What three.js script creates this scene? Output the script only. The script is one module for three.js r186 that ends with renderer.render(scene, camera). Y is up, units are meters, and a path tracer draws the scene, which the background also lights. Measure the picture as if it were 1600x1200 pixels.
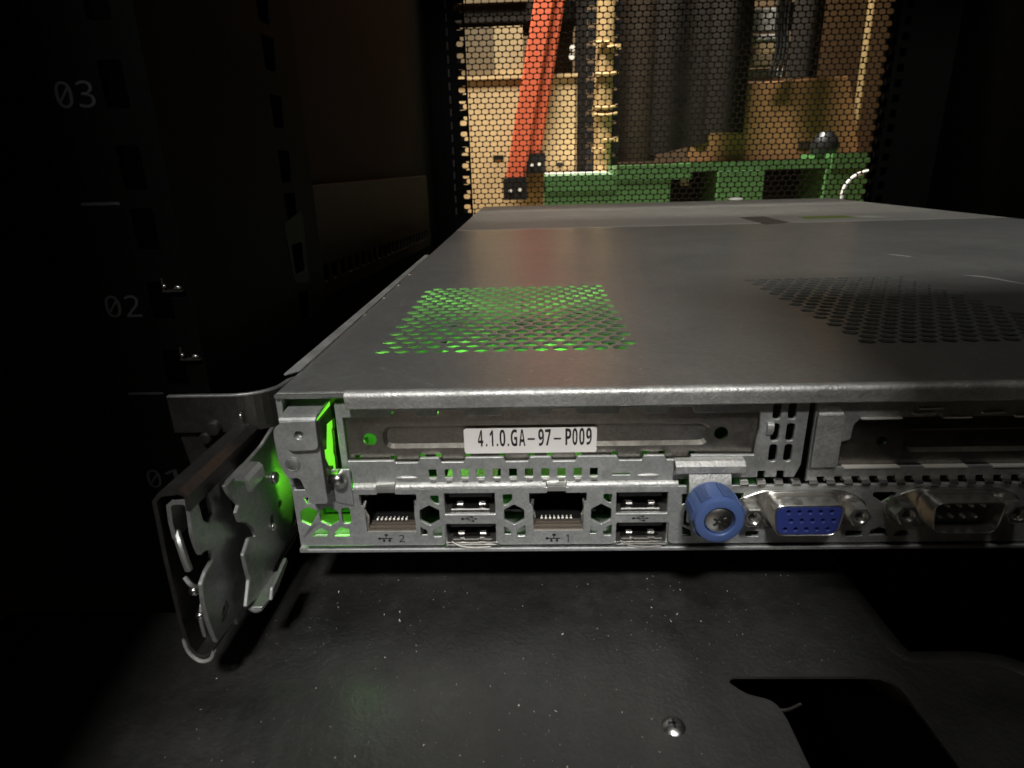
import * as THREE from 'three';
import { mergeGeometries, toCreasedNormals } from 'three/addons/utils/BufferGeometryUtils.js';
import { FontLoader } from 'three/addons/loaders/FontLoader.js';
import { RectAreaLightUniformsLib } from 'three/addons/lights/RectAreaLightUniformsLib.js';

// ------------------------------------------------------------------ camera, light, exposure
const K = 0.001;                                   // everything below is written in millimetres
const scene = new THREE.Scene();
scene.background = new THREE.Color(0, 0, 0);
const camera = new THREE.PerspectiveCamera(63.85, 4 / 3, 0.01, 30);
camera.position.set(59.48 * K, 48.17 * K, 132.1 * K);
camera.rotation.set(-0.33986, 0.035053, -0.027488, 'YXZ');
camera.focus = 0.21; camera.userData.fStop = 36;     // a phone lens: far things a touch soft
const renderer = new THREE.WebGLRenderer({ antialias: true });
renderer.toneMapping = THREE.LinearToneMapping;
renderer.toneMappingExposure = 0.88;
renderer.shadowMap.enabled = true;
RectAreaLightUniformsLib.init();
const LAMP = {
  aisle: { at: [40, 1500, 1250], aim: [50, -30, 0], size: [240, 160], power: 325, colour: [1, 0.985, 0.95] },
  addedFill: { at: [-130, 1500, 640], aim: [120, -10, 0], size: [160, 200], power: 38, colour: [1, 0.98, 0.93] },  // unseen fill lamp added to brighten the lip and upward edges
  room: { at: [30, 1250, -860], aim: [200, 100, -1150], size: [500, 160], power: 265, colour: [1, 0.945, 0.85] },
};
const GREEN = [0.22, 1, 0.04];

// ------------------------------------------------------------------ helpers
let seed = 7;
const rnd = () => { seed = (seed * 1664525 + 1013904223) >>> 0; return seed / 4294967296; };
const V = (x, y, z) => new THREE.Vector3(x, y, z);
const names = {}, baseOf = new Map();
function numbered(n) { names[n] = (names[n] ?? -1) + 1; return names[n] ? n + '_' + String(names[n]).padStart(3, '0') : n; }
function boxUV(g) {
  const p = g.attributes.position, uv = new Float32Array(p.count * 2), a = V(), b = V(), c = V(), n = V();
  for (let i = 0; i < p.count; i += 3) {
    a.fromBufferAttribute(p, i); b.fromBufferAttribute(p, i + 1); c.fromBufferAttribute(p, i + 2);
    n.crossVectors(b.clone().sub(a), c.clone().sub(a));
    const ax = Math.abs(n.x), ay = Math.abs(n.y), az = Math.abs(n.z);
    [a, b, c].forEach((v, k) => {
      const q = ay >= ax && ay >= az ? [v.x, -v.z] : ax >= az ? [v.z, v.y] : [v.x, v.y];
      uv[(i + k) * 2] = q[0] / 100; uv[(i + k) * 2 + 1] = q[1] / 100;      // one uv unit is 100 mm
    });
  }
  g.setAttribute('uv', new THREE.BufferAttribute(uv, 2));
}
function clean(g) {
  const q = g.index ? g.toNonIndexed() : g;
  for (const k of Object.keys(q.attributes)) if (!['position', 'normal'].includes(k)) q.deleteAttribute(k);
  if (!q.attributes.normal) q.computeVertexNormals();
  return q;
}
function part(name, geos, mat, parent, extra) {
  const list = (Array.isArray(geos) ? geos : [geos]).map(clean);
  const g = list.length > 1 ? mergeGeometries(list) : list[0].clone();
  boxUV(g);
  const base = (parent && baseOf.get(parent)) || [0, 0, 0];
  g.translate(-base[0], -base[1], -base[2]).scale(K, K, K);
  const m = new THREE.Mesh(g, mat); m.name = numbered(name); m.castShadow = m.receiveShadow = true;
  if (extra) Object.assign(m.userData, extra);
  (parent ?? scene).add(m); baseOf.set(m, base);
  return m;
}
function thing(name, label, category, base, group) {
  const o = new THREE.Group(); o.name = numbered(name); o.position.set(base[0] * K, base[1] * K, base[2] * K);
  o.userData = { label, category }; if (group) o.userData.group = group;
  scene.add(o); baseOf.set(o, base); return o;
}
function struct(name, geos, mat, label) { return part(name, geos, mat, null, { kind: 'structure', label }); }
function copyPart(src, dx, dy, dz, parent) {     // another of the same piece, sharing geometry and material
  const m = new THREE.Mesh(src.geometry, src.material); m.name = numbered(src.name.replace(/_\d{3}$/, ''));
  m.position.copy(src.position).add(V(dx * K, dy * K, dz * K)); m.castShadow = m.receiveShadow = true;
  parent.add(m); baseOf.set(m, baseOf.get(src)); return m;
}
function box(x0, x1, y0, y1, z0, z1) { return new THREE.BoxGeometry(Math.abs(x1 - x0), Math.abs(y1 - y0), Math.abs(z1 - z0)).translate((x0 + x1) / 2, (y0 + y1) / 2, (z0 + z1) / 2); }
function poly(pts) { const s = new THREE.Shape(); pts.forEach((p, i) => (i ? s.lineTo(p[0], p[1]) : s.moveTo(p[0], p[1]))); s.closePath(); return s; }
function roundPoly(pts, r) {                       // polygon with rounded corners; a point may carry its own radius
  const out = [], n = pts.length;
  for (let i = 0; i < n; i++) {
    const p = pts[i], a = pts[(i + n - 1) % n], b = pts[(i + 1) % n], rr = p[2] ?? r;
    const da = Math.hypot(a[0] - p[0], a[1] - p[1]), db = Math.hypot(b[0] - p[0], b[1] - p[1]), t = Math.min(rr, da * 0.45, db * 0.45);
    if (t < 0.02) { out.push([p[0], p[1]]); continue; }
    const A = [p[0] + (a[0] - p[0]) / da * t, p[1] + (a[1] - p[1]) / da * t], B = [p[0] + (b[0] - p[0]) / db * t, p[1] + (b[1] - p[1]) / db * t];
    for (let k = 0; k <= 4; k++) { const s = k / 4, u = 1 - s; out.push([u * u * A[0] + 2 * u * s * p[0] + s * s * B[0], u * u * A[1] + 2 * u * s * p[1] + s * s * B[1]]); }
  }
  return out;
}
const rect = (x0, x1, y0, y1) => [[x0, y0], [x1, y0], [x1, y1], [x0, y1]];
const circ = (cx, cy, r, n = 24, t = 0) => Array.from({ length: n }, (_, i) => [cx + r * Math.cos(t + i / n * 2 * Math.PI), cy + r * Math.sin(t + i / n * 2 * Math.PI)]);
const stad = (cx, cy, w, h) => roundPoly(rect(cx - w / 2, cx + w / 2, cy - h / 2, cy + h / 2), Math.min(w, h) / 2);
// a plate from an outline: lies in xy with its front face at z, or in yz (outline as z,y) with its right face at x, or in xz (outline as x,-z) with its top at y
function ext(pts, holes, depth, bevel) {
  const s = poly(pts); for (const h of holes ?? []) s.holes.push(new THREE.Path(h.map((p) => new THREE.Vector2(p[0], p[1]))));
  return new THREE.ExtrudeGeometry(s, { depth: depth - 2 * (bevel ?? 0), bevelEnabled: !!bevel, bevelThickness: bevel, bevelSize: bevel, bevelOffset: -(bevel ?? 0), bevelSegments: 1, curveSegments: 6 }).translate(0, 0, bevel ?? 0);
}
const plateXY = (pts, holes, z, t, b) => ext(pts, holes, t, b).translate(0, 0, z - t);
const plateYZ = (pts, holes, x, t, b) => ext(pts, holes, t, b).rotateY(-Math.PI / 2).translate(x, 0, 0);   // pts are (z, y)
const plateXZ = (pts, holes, y, t, b) => ext(pts, holes, t, b).rotateX(-Math.PI / 2).translate(0, y - t, 0); // pts are (x, -z)
const barX = (pts, x0, x1) => ext(pts, null, x1 - x0).rotateY(-Math.PI / 2).translate(x1, 0, 0);             // profile (z, y) drawn along x
const barZ = (pts, z0, z1) => ext(pts, null, z1 - z0).translate(0, 0, z0);                                    // profile (x, y) drawn along z
const smooth = (g, a = 0.7) => toCreasedNormals(g, a);
const cylZ = (cx, cy, z0, z1, r, n = 24, r2) => new THREE.CylinderGeometry(r2 ?? r, r, z1 - z0, n).rotateX(Math.PI / 2).translate(cx, cy, (z0 + z1) / 2);
const cylY = (cx, y0, y1, cz, r, n = 24, r2) => new THREE.CylinderGeometry(r2 ?? r, r, y1 - y0, n).translate(cx, (y0 + y1) / 2, cz);
const tube = (pts, r, n = 8, seg = 24) => new THREE.TubeGeometry(new THREE.CatmullRomCurve3(pts.map((p) => V(...p))), seg, r, n);
function sheetStrip(path, t) {                     // open polyline -> outline of a strip of thickness t to its left
  const L = [], n = path.length;
  for (let i = 0; i < n; i++) {
    const a = path[Math.max(0, i - 1)], b = path[Math.min(n - 1, i + 1)], d = Math.hypot(b[0] - a[0], b[1] - a[1]);
    L.push([path[i][0] - (b[1] - a[1]) / d * t, path[i][1] + (b[0] - a[0]) / d * t]);
  }
  return path.concat(L.reverse());
}
const lathe = (pts, n = 48) => new THREE.LatheGeometry(pts.map((p) => new THREE.Vector2(p[0], p[1])), n);

// ------------------------------------------------------------------ procedural textures
function hash(x, y, s) { let h = (x * 374761393 + y * 668265263 + s * 1442695041) | 0; h = Math.imul(h ^ (h >>> 13), 1274126177); return ((h ^ (h >>> 16)) >>> 0) / 4294967296; }
function vnoise(u, v, px, py, s) {
  const x = u * px, y = v * py, i = Math.floor(x), j = Math.floor(y), f = x - i, g = y - j, a = f * f * (3 - 2 * f), b = g * g * (3 - 2 * g);
  const H = (p, q) => hash(((p % px) + px) % px, ((q % py) + py) % py, s);
  return (H(i, j) * (1 - a) + H(i + 1, j) * a) * (1 - b) + (H(i, j + 1) * (1 - a) + H(i + 1, j + 1) * a) * b;
}
function tex(n, f, srgb, rep = 1, repY = rep) {
  const d = new Uint8Array(n * n * 4);
  for (let j = 0; j < n; j++) for (let i = 0; i < n; i++) {
    const c = f(i / n, j / n), k = (j * n + i) * 4, r = Array.isArray(c) ? c : [c, c, c];
    for (let q = 0; q < 3; q++) d[k + q] = Math.max(0, Math.min(255, r[q] * 255)); d[k + 3] = 255;
  }
  const t = new THREE.DataTexture(d, n, n); t.wrapS = t.wrapT = THREE.RepeatWrapping; t.magFilter = THREE.LinearFilter; t.minFilter = THREE.LinearMipmapLinearFilter; t.generateMipmaps = true;
  if (srgb) t.colorSpace = THREE.SRGBColorSpace;
  t.repeat.set(rep, repY); t.needsUpdate = true; return t;
}
const re = (t, a, b = a) => { const c = t.clone(); c.repeat.set(a, b); c.needsUpdate = true; return c; };
const fineT = tex(512, (u, v) => 0.45 * vnoise(u, v, 256, 256, 1) + 0.35 * vnoise(u, v, 128, 128, 2) + 0.2 * vnoise(u, v, 48, 48, 3));
const smudgeT = tex(512, (u, v) => 0.35 + 0.3 * vnoise(u, v, 5, 5, 4) + 0.2 * vnoise(u, v, 16, 16, 5) + 0.12 * vnoise(u, v, 60, 60, 6) + 0.1 * vnoise(u, v, 200, 200, 7));
// galvanised steel: mottled grain, faint darker grey handling marks
const galvT = tex(1024, (u, v) => { const a = 0.76 + 0.08 * (vnoise(u, v, 180, 180, 11) - 0.5) + 0.05 * (vnoise(u, v, 60, 60, 12) - 0.5) + 0.08 * (vnoise(u, v, 9, 9, 13) - 0.5) + (hash(Math.floor(u * 700), Math.floor(v * 700), 3) > 0.988 ? -0.12 : 0); return [a, a, a * 0.995]; }, true);
// cover sheet: brushed very faintly across, with scuffs, hairline scratches and dust
const scratches = Array.from({ length: 46 }, () => [rnd(), rnd(), (rnd() - 0.5) * 0.16, (rnd() - 0.5) * 0.10, 0.0005 + rnd() * 0.0007, rnd()]);
const coverT = tex(1024, (u, v) => {
  let a = 0.72 + 0.03 * (vnoise(u, v, 6, 6, 21) - 0.5) + 0.025 * (vnoise(u, v, 30, 30, 22) - 0.5) + 0.05 * (vnoise(u, v, 340, 340, 23) - 0.5);
  if (hash(Math.floor(u * 900), Math.floor(v * 900), 9) > 0.9982) a += 0.22;
  for (const s of scratches) { const t = ((u - s[0]) * s[2] + (v - s[1]) * s[3]) / (s[2] * s[2] + s[3] * s[3]); if (t > 0 && t < 1) { const d = Math.hypot(u - s[0] - t * s[2], v - s[1] - t * s[3]); if (d < s[4]) a += 0.07 * s[5]; } }
  return [a, a, a * 0.985];
}, true, 0.3);
const coverR = tex(512, (u, v) => 0.62 + 0.08 * (vnoise(u, v, 7, 7, 31) - 0.5) + 0.06 * (vnoise(u, v, 40, 40, 32) - 0.5) + 0.12 * (vnoise(u, v, 200, 200, 33) - 0.5), false, 0.3);
// black powder coat: dusty film, pin-prick texture
const powderT = tex(1024, (u, v) => {
  const d = Math.max(0, vnoise(u, v, 5, 5, 41) * 0.45 + vnoise(u, v, 60, 7, 42) * 0.3 + vnoise(u, v, 19, 19, 45) * 0.2 + vnoise(u, v, 70, 70, 43) * 0.2 - 0.44);
  let a = 0.17 + 0.16 * d + 0.03 * (vnoise(u, v, 300, 300, 44) - 0.5);
  if (hash(Math.floor(u * 620), Math.floor(v * 620), 12) > 0.9985) a += 0.16 * hash(Math.floor(u * 620), Math.floor(v * 620), 13);
  return [a, a * 0.985, a * 0.94];
}, true, 0.7);
const woodT = tex(512, (u, v) => { const g = 0.5 + 0.25 * (vnoise(u, v, 4, 60, 51) - 0.5) + 0.3 * (vnoise(u, v, 12, 160, 52) - 0.5) + 0.25 * (vnoise(u, v, 3, 3, 53) - 0.5); const k = 1 + 0.3 * (g - 0.5); return [0.80 * k, 0.68 * k, 0.50 * k]; }, true, 0.4);
const cardT = tex(512, (u, v) => { const g = 0.5 * vnoise(u, v, 7, 7, 61) + 0.3 * vnoise(u, v, 40, 40, 62) + 0.2 * vnoise(u, v, 200, 200, 63) - 0.5; const k = 1 + 0.2 * g; return [0.82 * k, 0.72 * k, 0.55 * k]; }, true, 0.35);

const std = (o) => new THREE.MeshStandardMaterial(o), phy = (o) => new THREE.MeshPhysicalMaterial(o), lin = (r, g, b) => new THREE.Color().setRGB(r, g, b);
const M = {
  galv: std({ color: lin(0.92, 0.94, 0.94), map: galvT, metalness: 0.8, roughness: 0.76, roughnessMap: re(smudgeT, 1), bumpMap: fineT, bumpScale: 0.00002 }),
  lip: std({ color: lin(0.95, 0.95, 0.93), map: galvT, metalness: 0.8, roughness: 0.78, roughnessMap: re(smudgeT, 1.3), bumpMap: re(fineT, 1.4), bumpScale: 0.00012 }),
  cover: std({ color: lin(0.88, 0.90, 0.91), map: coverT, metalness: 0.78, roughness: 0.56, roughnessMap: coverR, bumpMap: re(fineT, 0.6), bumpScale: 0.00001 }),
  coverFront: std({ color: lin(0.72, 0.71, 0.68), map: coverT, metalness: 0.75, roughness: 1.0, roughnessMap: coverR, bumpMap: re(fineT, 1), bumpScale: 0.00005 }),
  blank: std({ color: lin(0.60, 0.56, 0.51), map: galvT, metalness: 1, roughness: 0.52, roughnessMap: re(smudgeT, 0.7), bumpMap: re(fineT, 1), bumpScale: 0.00002 }),
  nickel: std({ color: lin(0.68, 0.66, 0.62), metalness: 0.95, roughness: 0.26, bumpMap: re(fineT, 2), bumpScale: 0.00001 }),
  screw: std({ color: lin(0.62, 0.61, 0.59), metalness: 1, roughness: 0.28, bumpMap: re(fineT, 3), bumpScale: 0.00002 }),
  glint: std({ color: lin(0.95, 0.92, 0.84), metalness: 0.35, roughness: 0.4 }),  // pale metal for contacts, pins and edges: glints put into the colour
  sill: std({ color: lin(0.30, 0.26, 0.22), metalness: 0.85, roughness: 0.5 }),
  gold: std({ color: lin(0.9, 0.75, 0.42), metalness: 1, roughness: 0.25 }),
  rail: std({ color: lin(0.8, 0.81, 0.8), map: galvT, metalness: 0.86, roughness: 0.6, roughnessMap: re(smudgeT, 0.9), bumpMap: re(fineT, 1), bumpScale: 0.00003 }),
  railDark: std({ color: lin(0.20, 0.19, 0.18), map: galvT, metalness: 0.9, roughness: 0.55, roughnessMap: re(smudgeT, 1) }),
  plastic: std({ color: lin(0.012, 0.012, 0.012), roughness: 0.4 }),
  blue: phy({ color: lin(0.062, 0.105, 0.26), roughness: 0.42, bumpMap: re(fineT, 1.5), bumpScale: 0.00003, clearcoat: 0.1 }),
  vga: std({ color: lin(0.03, 0.045, 0.21), roughness: 0.4, bumpMap: re(fineT, 2), bumpScale: 0.00002 }),
  pcb: std({ color: lin(0.08, 0.30, 0.07), roughness: 0.5 }),
  chip: std({ color: lin(0.03, 0.03, 0.03), roughness: 0.5 }),
  paper: std({ color: lin(0.80, 0.77, 0.74), roughness: 0.6, bumpMap: re(fineT, 1), bumpScale: 0.00002 }),
  ink: std({ color: lin(0.012, 0.012, 0.012), roughness: 0.55 }),
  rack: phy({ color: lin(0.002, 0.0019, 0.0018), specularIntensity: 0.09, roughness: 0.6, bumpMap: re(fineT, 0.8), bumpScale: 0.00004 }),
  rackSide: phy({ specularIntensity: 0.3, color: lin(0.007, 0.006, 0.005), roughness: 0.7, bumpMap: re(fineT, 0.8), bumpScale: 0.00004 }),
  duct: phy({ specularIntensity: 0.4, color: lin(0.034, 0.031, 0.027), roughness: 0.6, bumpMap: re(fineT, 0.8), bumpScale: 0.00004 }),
  number: std({ color: lin(0.018, 0.0215, 0.0225), roughness: 0.7 }),  // shade on the post put into the number paint
  powder: phy({ color: lin(0.5, 0.5, 0.5), map: powderT, ior: 1.8, roughness: 0.72, roughnessMap: re(smudgeT, 0.6), bumpMap: re(fineT, 0.9), bumpScale: 0.00012 }),
  mesh: phy({ color: lin(0.014, 0.009, 0.006), specularIntensity: 0.25, roughness: 0.6 }),
  red: std({ color: lin(0.62, 0.115, 0.045), roughness: 0.55, bumpMap: re(fineT, 0.3), bumpScale: 0.0002 }),
  card: std({ color: lin(0.95, 0.9, 0.82), map: cardT, roughness: 0.85 }),
  wood: std({ color: lin(0.44, 0.30, 0.2), map: woodT, roughness: 0.8 }),
  cream: std({ color: lin(0.80, 0.72, 0.58), map: re(cardT, 1), roughness: 0.6 }),
  white: std({ color: lin(0.8, 0.78, 0.72), roughness: 0.5 }),
  pallet: std({ color: lin(0.08, 0.21, 0.06), roughness: 0.55, bumpMap: re(fineT, 0.2), bumpScale: 0.0006 }),
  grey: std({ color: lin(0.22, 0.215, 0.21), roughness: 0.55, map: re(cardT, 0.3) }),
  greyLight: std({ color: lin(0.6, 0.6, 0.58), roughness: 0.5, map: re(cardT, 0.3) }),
  blackSheet: phy({ specularIntensity: 0.25, color: lin(0.013, 0.0105, 0.008), roughness: 0.8, bumpMap: re(smudgeT, 0.6), bumpScale: 0.002 }),
  hose: phy({ specularIntensity: 0.3, color: lin(0.042, 0.03, 0.02), roughness: 0.7, bumpMap: re(smudgeT, 0.6), bumpScale: 0.002 }),
  foil: std({ color: lin(0.3, 0.29, 0.27), metalness: 0.6, roughness: 0.35, bumpMap: re(smudgeT, 2), bumpScale: 0.004 }),
  floor: std({ color: lin(0.42, 0.37, 0.30), roughness: 0.6, map: re(cardT, 0.1) }),
  wall: std({ color: lin(0.12, 0.10, 0.08), roughness: 0.9, map: re(cardT, 0.1) }),
  glow: std({ color: lin(0.05, 0.2, 0.02), emissive: lin(...GREEN), emissiveIntensity: 1.0, roughness: 0.4 }),
  lampGlow: std({ color: lin(0.8, 0.8, 0.8), emissive: lin(1, 0.93, 0.82), emissiveIntensity: 3 }),
  labelDark: std({ color: lin(0.06, 0.055, 0.05), roughness: 0.5 }),
  labelGreen: std({ color: lin(0.10, 0.14, 0.03), roughness: 0.6 }),
  scuff: std({ color: lin(0.42, 0.42, 0.40), metalness: 0.5, roughness: 0.6 }),
  dust: std({ color: lin(0.55, 0.52, 0.46), roughness: 0.8 }),
};
const loader = new FontLoader();
const fontB = await loader.loadAsync('fonts/droid/droid_sans_bold.typeface.json'), fontR = await loader.loadAsync('fonts/droid/droid_sans_regular.typeface.json'), fontM = await loader.loadAsync('fonts/droid/droid_sans_mono_regular.typeface.json');
function glyph(font, ch, x0, x1, y0, y1, z, t = 0.04) {      // one character stretched into a box
  const g = new THREE.ExtrudeGeometry(font.generateShapes(ch, 10), { depth: t, bevelEnabled: false, curveSegments: 6 });
  g.computeBoundingBox(); const b = g.boundingBox;
  return g.translate(-b.min.x, -b.min.y, 0).scale((x1 - x0) / (b.max.x - b.min.x), (y1 - y0) / (b.max.y - b.min.y), 1).translate(x0, y0, z);
}

// ------------------------------------------------------------------ room beyond the rack and lamps
function ceilingLamp(key, label) {
  const L = LAMP[key], o = thing('lamp_panel', label, 'lamp', L.at);
  const [w, h] = L.size, dir = V(...L.aim).sub(V(...L.at)).normalize();
  const q = new THREE.Quaternion().setFromRotationMatrix(new THREE.Matrix4().lookAt(V(...L.at), V(...L.aim), V(0, 0, 1)));
  const turn = (g) => g.applyQuaternion(q).translate(...L.at);
  part('housing', [turn(box(-w / 2 - 12, w / 2 + 12, -h / 2 - 12, h / 2 + 12, 4, 40))], M.greyLight, o);
  part('diffuser', [turn(box(-w / 2, w / 2, -h / 2, h / 2, 0.5, 3.5))], M.lampGlow, o);
  const r = new THREE.RectAreaLight(lin(...L.colour), L.power, w * K, h * K);
  r.position.copy(V(...L.at).addScaledVector(dir, 8).multiplyScalar(K)); r.quaternion.copy(q); r.name = 'lamp_light'; scene.add(r);
}
ceilingLamp('aisle', 'lit white panel lamp above the aisle behind the camera');
ceilingLamp('addedFill', 'unseen fill lamp added above the aisle close to the rack');
ceilingLamp('room', 'lit warm panel lamp over the boxes beyond the mesh door');

struct('floor', box(-700, 1500, -170, -160, -2200, 900), M.floor, 'pale floor of the room around the rack');
struct('wall', box(-700, 1500, -160, 2400, -1660, -1640), M.wall, 'dim brown wall at the far side of the room');

// ------------------------------------------------------------------ rack: posts, side panel, mesh door
const rack = thing('server_rack', 'black equipment rack with numbered posts and a hexagon mesh front door', 'rack', [0, -160, -700]);
function sqHoles(axisPts) { return axisPts.map(([a, b, w, h]) => roundPoly(rect(a - w / 2, a + w / 2, b - h / 2, b + h / 2), 0.8)); }
const EIA = []; for (let u = -3; u < 8; u++) for (const d of [6.35, 22.25, 38.1]) EIA.push(-44.45 + u * 44.45 + d - 0.9);
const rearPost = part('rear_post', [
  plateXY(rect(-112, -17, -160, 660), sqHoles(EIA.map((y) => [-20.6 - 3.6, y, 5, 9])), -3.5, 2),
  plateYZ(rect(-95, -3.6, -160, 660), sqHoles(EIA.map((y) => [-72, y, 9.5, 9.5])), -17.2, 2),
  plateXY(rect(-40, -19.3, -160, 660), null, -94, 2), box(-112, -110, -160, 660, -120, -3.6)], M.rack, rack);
// pale patch: light on the post's inner face put into the colour
part('light_patch', plateYZ(roundPoly([[-66, 14], [-79, 12], [-81, 36], [-64, 33]], 2), sqHoles([[-72, EIA.find((y) => y > 20 && y < 30) ?? 24, 9.5, 9.5]]), -17.0, 0.15), M.rackSide, rearPost);
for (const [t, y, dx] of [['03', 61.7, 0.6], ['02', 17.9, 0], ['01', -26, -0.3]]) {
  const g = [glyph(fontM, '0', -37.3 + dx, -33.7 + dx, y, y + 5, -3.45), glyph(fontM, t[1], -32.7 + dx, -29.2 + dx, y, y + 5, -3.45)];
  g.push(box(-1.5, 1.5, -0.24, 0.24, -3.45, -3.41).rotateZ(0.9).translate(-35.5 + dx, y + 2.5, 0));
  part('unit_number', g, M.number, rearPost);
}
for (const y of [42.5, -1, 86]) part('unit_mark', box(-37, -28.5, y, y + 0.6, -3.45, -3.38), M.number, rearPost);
function cageNut(x, y) {
  const s = part('cage_nut', [box(x - 2.4, x + 2.2, y - 2, y - 1.6, -4.4, -2.4), box(x - 2.4, x - 2, y - 2, y + 1, -4.4, -2.8)], M.railDark, rearPost);
  part('spring_edge', [smooth(new THREE.SphereGeometry(0.45, 10, 8).translate(x - 1.6, y - 0.6, -2.4)), smooth(new THREE.SphereGeometry(0.6, 10, 8).scale(1.4, 0.8, 0.8).translate(x + 1.2, y - 1, -2.5))], M.screw, s);
  return s;
}
cageNut(-20.4, 25.6); cageNut(-19.6, 9.6);
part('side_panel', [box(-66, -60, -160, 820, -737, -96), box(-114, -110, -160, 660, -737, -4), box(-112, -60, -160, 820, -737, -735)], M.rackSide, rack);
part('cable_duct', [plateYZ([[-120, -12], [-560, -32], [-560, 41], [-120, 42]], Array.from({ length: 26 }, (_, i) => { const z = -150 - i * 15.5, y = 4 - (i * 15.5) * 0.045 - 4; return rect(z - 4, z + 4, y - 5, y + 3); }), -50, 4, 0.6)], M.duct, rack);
// front posts: the left one has square holes against the light
const fy = []; for (let i = -2; i < 28; i++) fy.push(-7 + Math.floor(i / 3) * 44.45 * 0.46 + [0, 7, 14][((i % 3) + 3) % 3]);
const fpHoles = []; for (let y = -6; y < 330; y += 17.6) fpHoles.push([-22.2, y + 3, 11, 10.6]);
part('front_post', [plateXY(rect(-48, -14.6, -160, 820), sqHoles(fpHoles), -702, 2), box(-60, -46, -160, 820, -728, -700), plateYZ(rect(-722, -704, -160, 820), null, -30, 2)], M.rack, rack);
{ const g = []; for (let y = -10; y < 330; y += 14.8) g.push(box(-37.4, -35.4, y, y + 8.5, -701.8, -701)); part('hole_edges', g, M.duct, rack); }
const rpHoles = []; for (let y = -6; y < 330; y += 16.5) rpHoles.push([500, y + 3, 8.5, 8.5]);
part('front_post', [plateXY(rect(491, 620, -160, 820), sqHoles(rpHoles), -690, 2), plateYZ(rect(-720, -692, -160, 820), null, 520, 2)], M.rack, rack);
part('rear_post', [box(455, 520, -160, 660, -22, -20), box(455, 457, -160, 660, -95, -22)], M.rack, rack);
part('side_panel', [box(560, 566, -160, 660, -737, -20)], M.rack, rack);
part('added_shade_roof', [box(-60, 560, 640, 646, -690, -30)], M.rack, rack);  // unseen sheet added overhead to keep the rack interior dark
// mesh door, its slotted holes set like bricks
{
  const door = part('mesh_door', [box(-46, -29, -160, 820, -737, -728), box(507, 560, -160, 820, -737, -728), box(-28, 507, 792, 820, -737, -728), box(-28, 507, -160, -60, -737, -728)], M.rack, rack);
  const H = [], px = 9.6, py = 6.5; let r = 0;
  for (let y = -56; y < 790; y += py, r++) for (let x = -28.4 + (r % 2) * px / 2; x < 506; x += px) {
    const cx = x + 4, cy = y + 2; if (cx > 502 || cx < -25) continue;
    H.push([[-4.3, -0.9], [-4.3, 0.9], [-3.2, 2.6], [-1.9, 2.92], [1.9, 2.92], [3.2, 2.6], [4.3, 0.9], [4.3, -0.9], [3.2, -2.6], [1.9, -2.92], [-1.9, -2.92], [-3.2, -2.6]].map(([a, b]) => [cx + a, cy + b]));
  }
  part('mesh_panel', plateXY(rect(-29.5, 507.5, -61, 793), H, -731, 1.2), M.mesh, door);
}
// ------------------------------------------------------------------ what stands beyond the door (z -900 to -1250)
function solo(name, label, category, geos, mat, group) { const m = part(name, geos, mat, null, { label, category }); if (group) m.userData.group = group; return m; }
{
  const b = thing('cardboard_box', 'tan cardboard box low behind the red cables, left side of the mesh', 'box', [30, -160, -1160]);
  part('carton', box(-80, 150, -160, 200, -1240, -1110), M.card, b);
  part('flap_seam', [box(-80, 150, 198, 203, -1240, -1106)], M.card, b);
  part('hand_slot', [box(-8, 12, 60, 68, -1111, -1109)], M.plastic, b);
  part('hand_slot', [box(112, 124, 46, 52, -1111, -1109)], M.plastic, b);
  const c = thing('metal_cabinet', 'grey metal cabinet above the tan box at the left of the mesh', 'cabinet', [0, 205, -1180]);
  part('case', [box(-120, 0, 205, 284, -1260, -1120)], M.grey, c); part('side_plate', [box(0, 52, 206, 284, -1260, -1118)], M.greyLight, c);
  part('top_rail', [box(-130, 150, 292, 322, -1260, -1125)], M.blackSheet, c); part('conduit', [box(-130, 60, 322, 340, -1250, -1120)], M.grey, c);
  part('brown_board', [box(62, 146, 206, 660, -1262, -1180)], M.hose, c);  // dark brown board beside the cabinet
}
function ribbonCable(label, top, bot, w, z, plugH, plugX) {
  const o = thing('red_cable', label, 'cable', [bot[0], bot[1], z], 'red flat cables behind the mesh door');
  const P = [[top[0] - w / 2, top[1]], [top[0] + w / 2, top[1]], [bot[0] + w / 2, bot[1]], [bot[0] - w / 2, bot[1]]];
  const mid = 6, L = [], R = [];
  for (let i = 0; i <= mid; i++) { const t = i / mid, s = Math.sin(t * Math.PI) * 3; L.push([P[0][0] + (P[3][0] - P[0][0]) * t + s, P[0][1] + (P[3][1] - P[0][1]) * t]); R.unshift([P[1][0] + (P[2][0] - P[1][0]) * t + s, P[1][1] + (P[2][1] - P[1][1]) * t]); }
  part('jacket', smooth(ext(L.concat(R), null, 12, 4).translate(0, 0, z - 12)), M.red, o);
  part('plug', [box(bot[0] - w / 2 - 4 + plugX, bot[0] + w / 2 + 4 + plugX, bot[1] - plugH, bot[1] + 3, z - 18, z + 6)], M.plastic, o);
  part('contact', [cylZ(bot[0] - w / 4 + plugX, bot[1] - plugH * 0.55, z + 5, z + 8, 3), cylZ(bot[0] + w / 4 + plugX, bot[1] - plugH * 0.5, z + 5, z + 8, 3)], M.white, o);
}
ribbonCable('wide red flat cable ending in the lower black plug behind the mesh', [184, 820], [33, 24], 36, -1080, 36, 0);
ribbonCable('narrower red flat cable ending in the upper black plug behind the mesh', [196, 820], [68, 66], 27, -1090, 32, 4);
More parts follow.
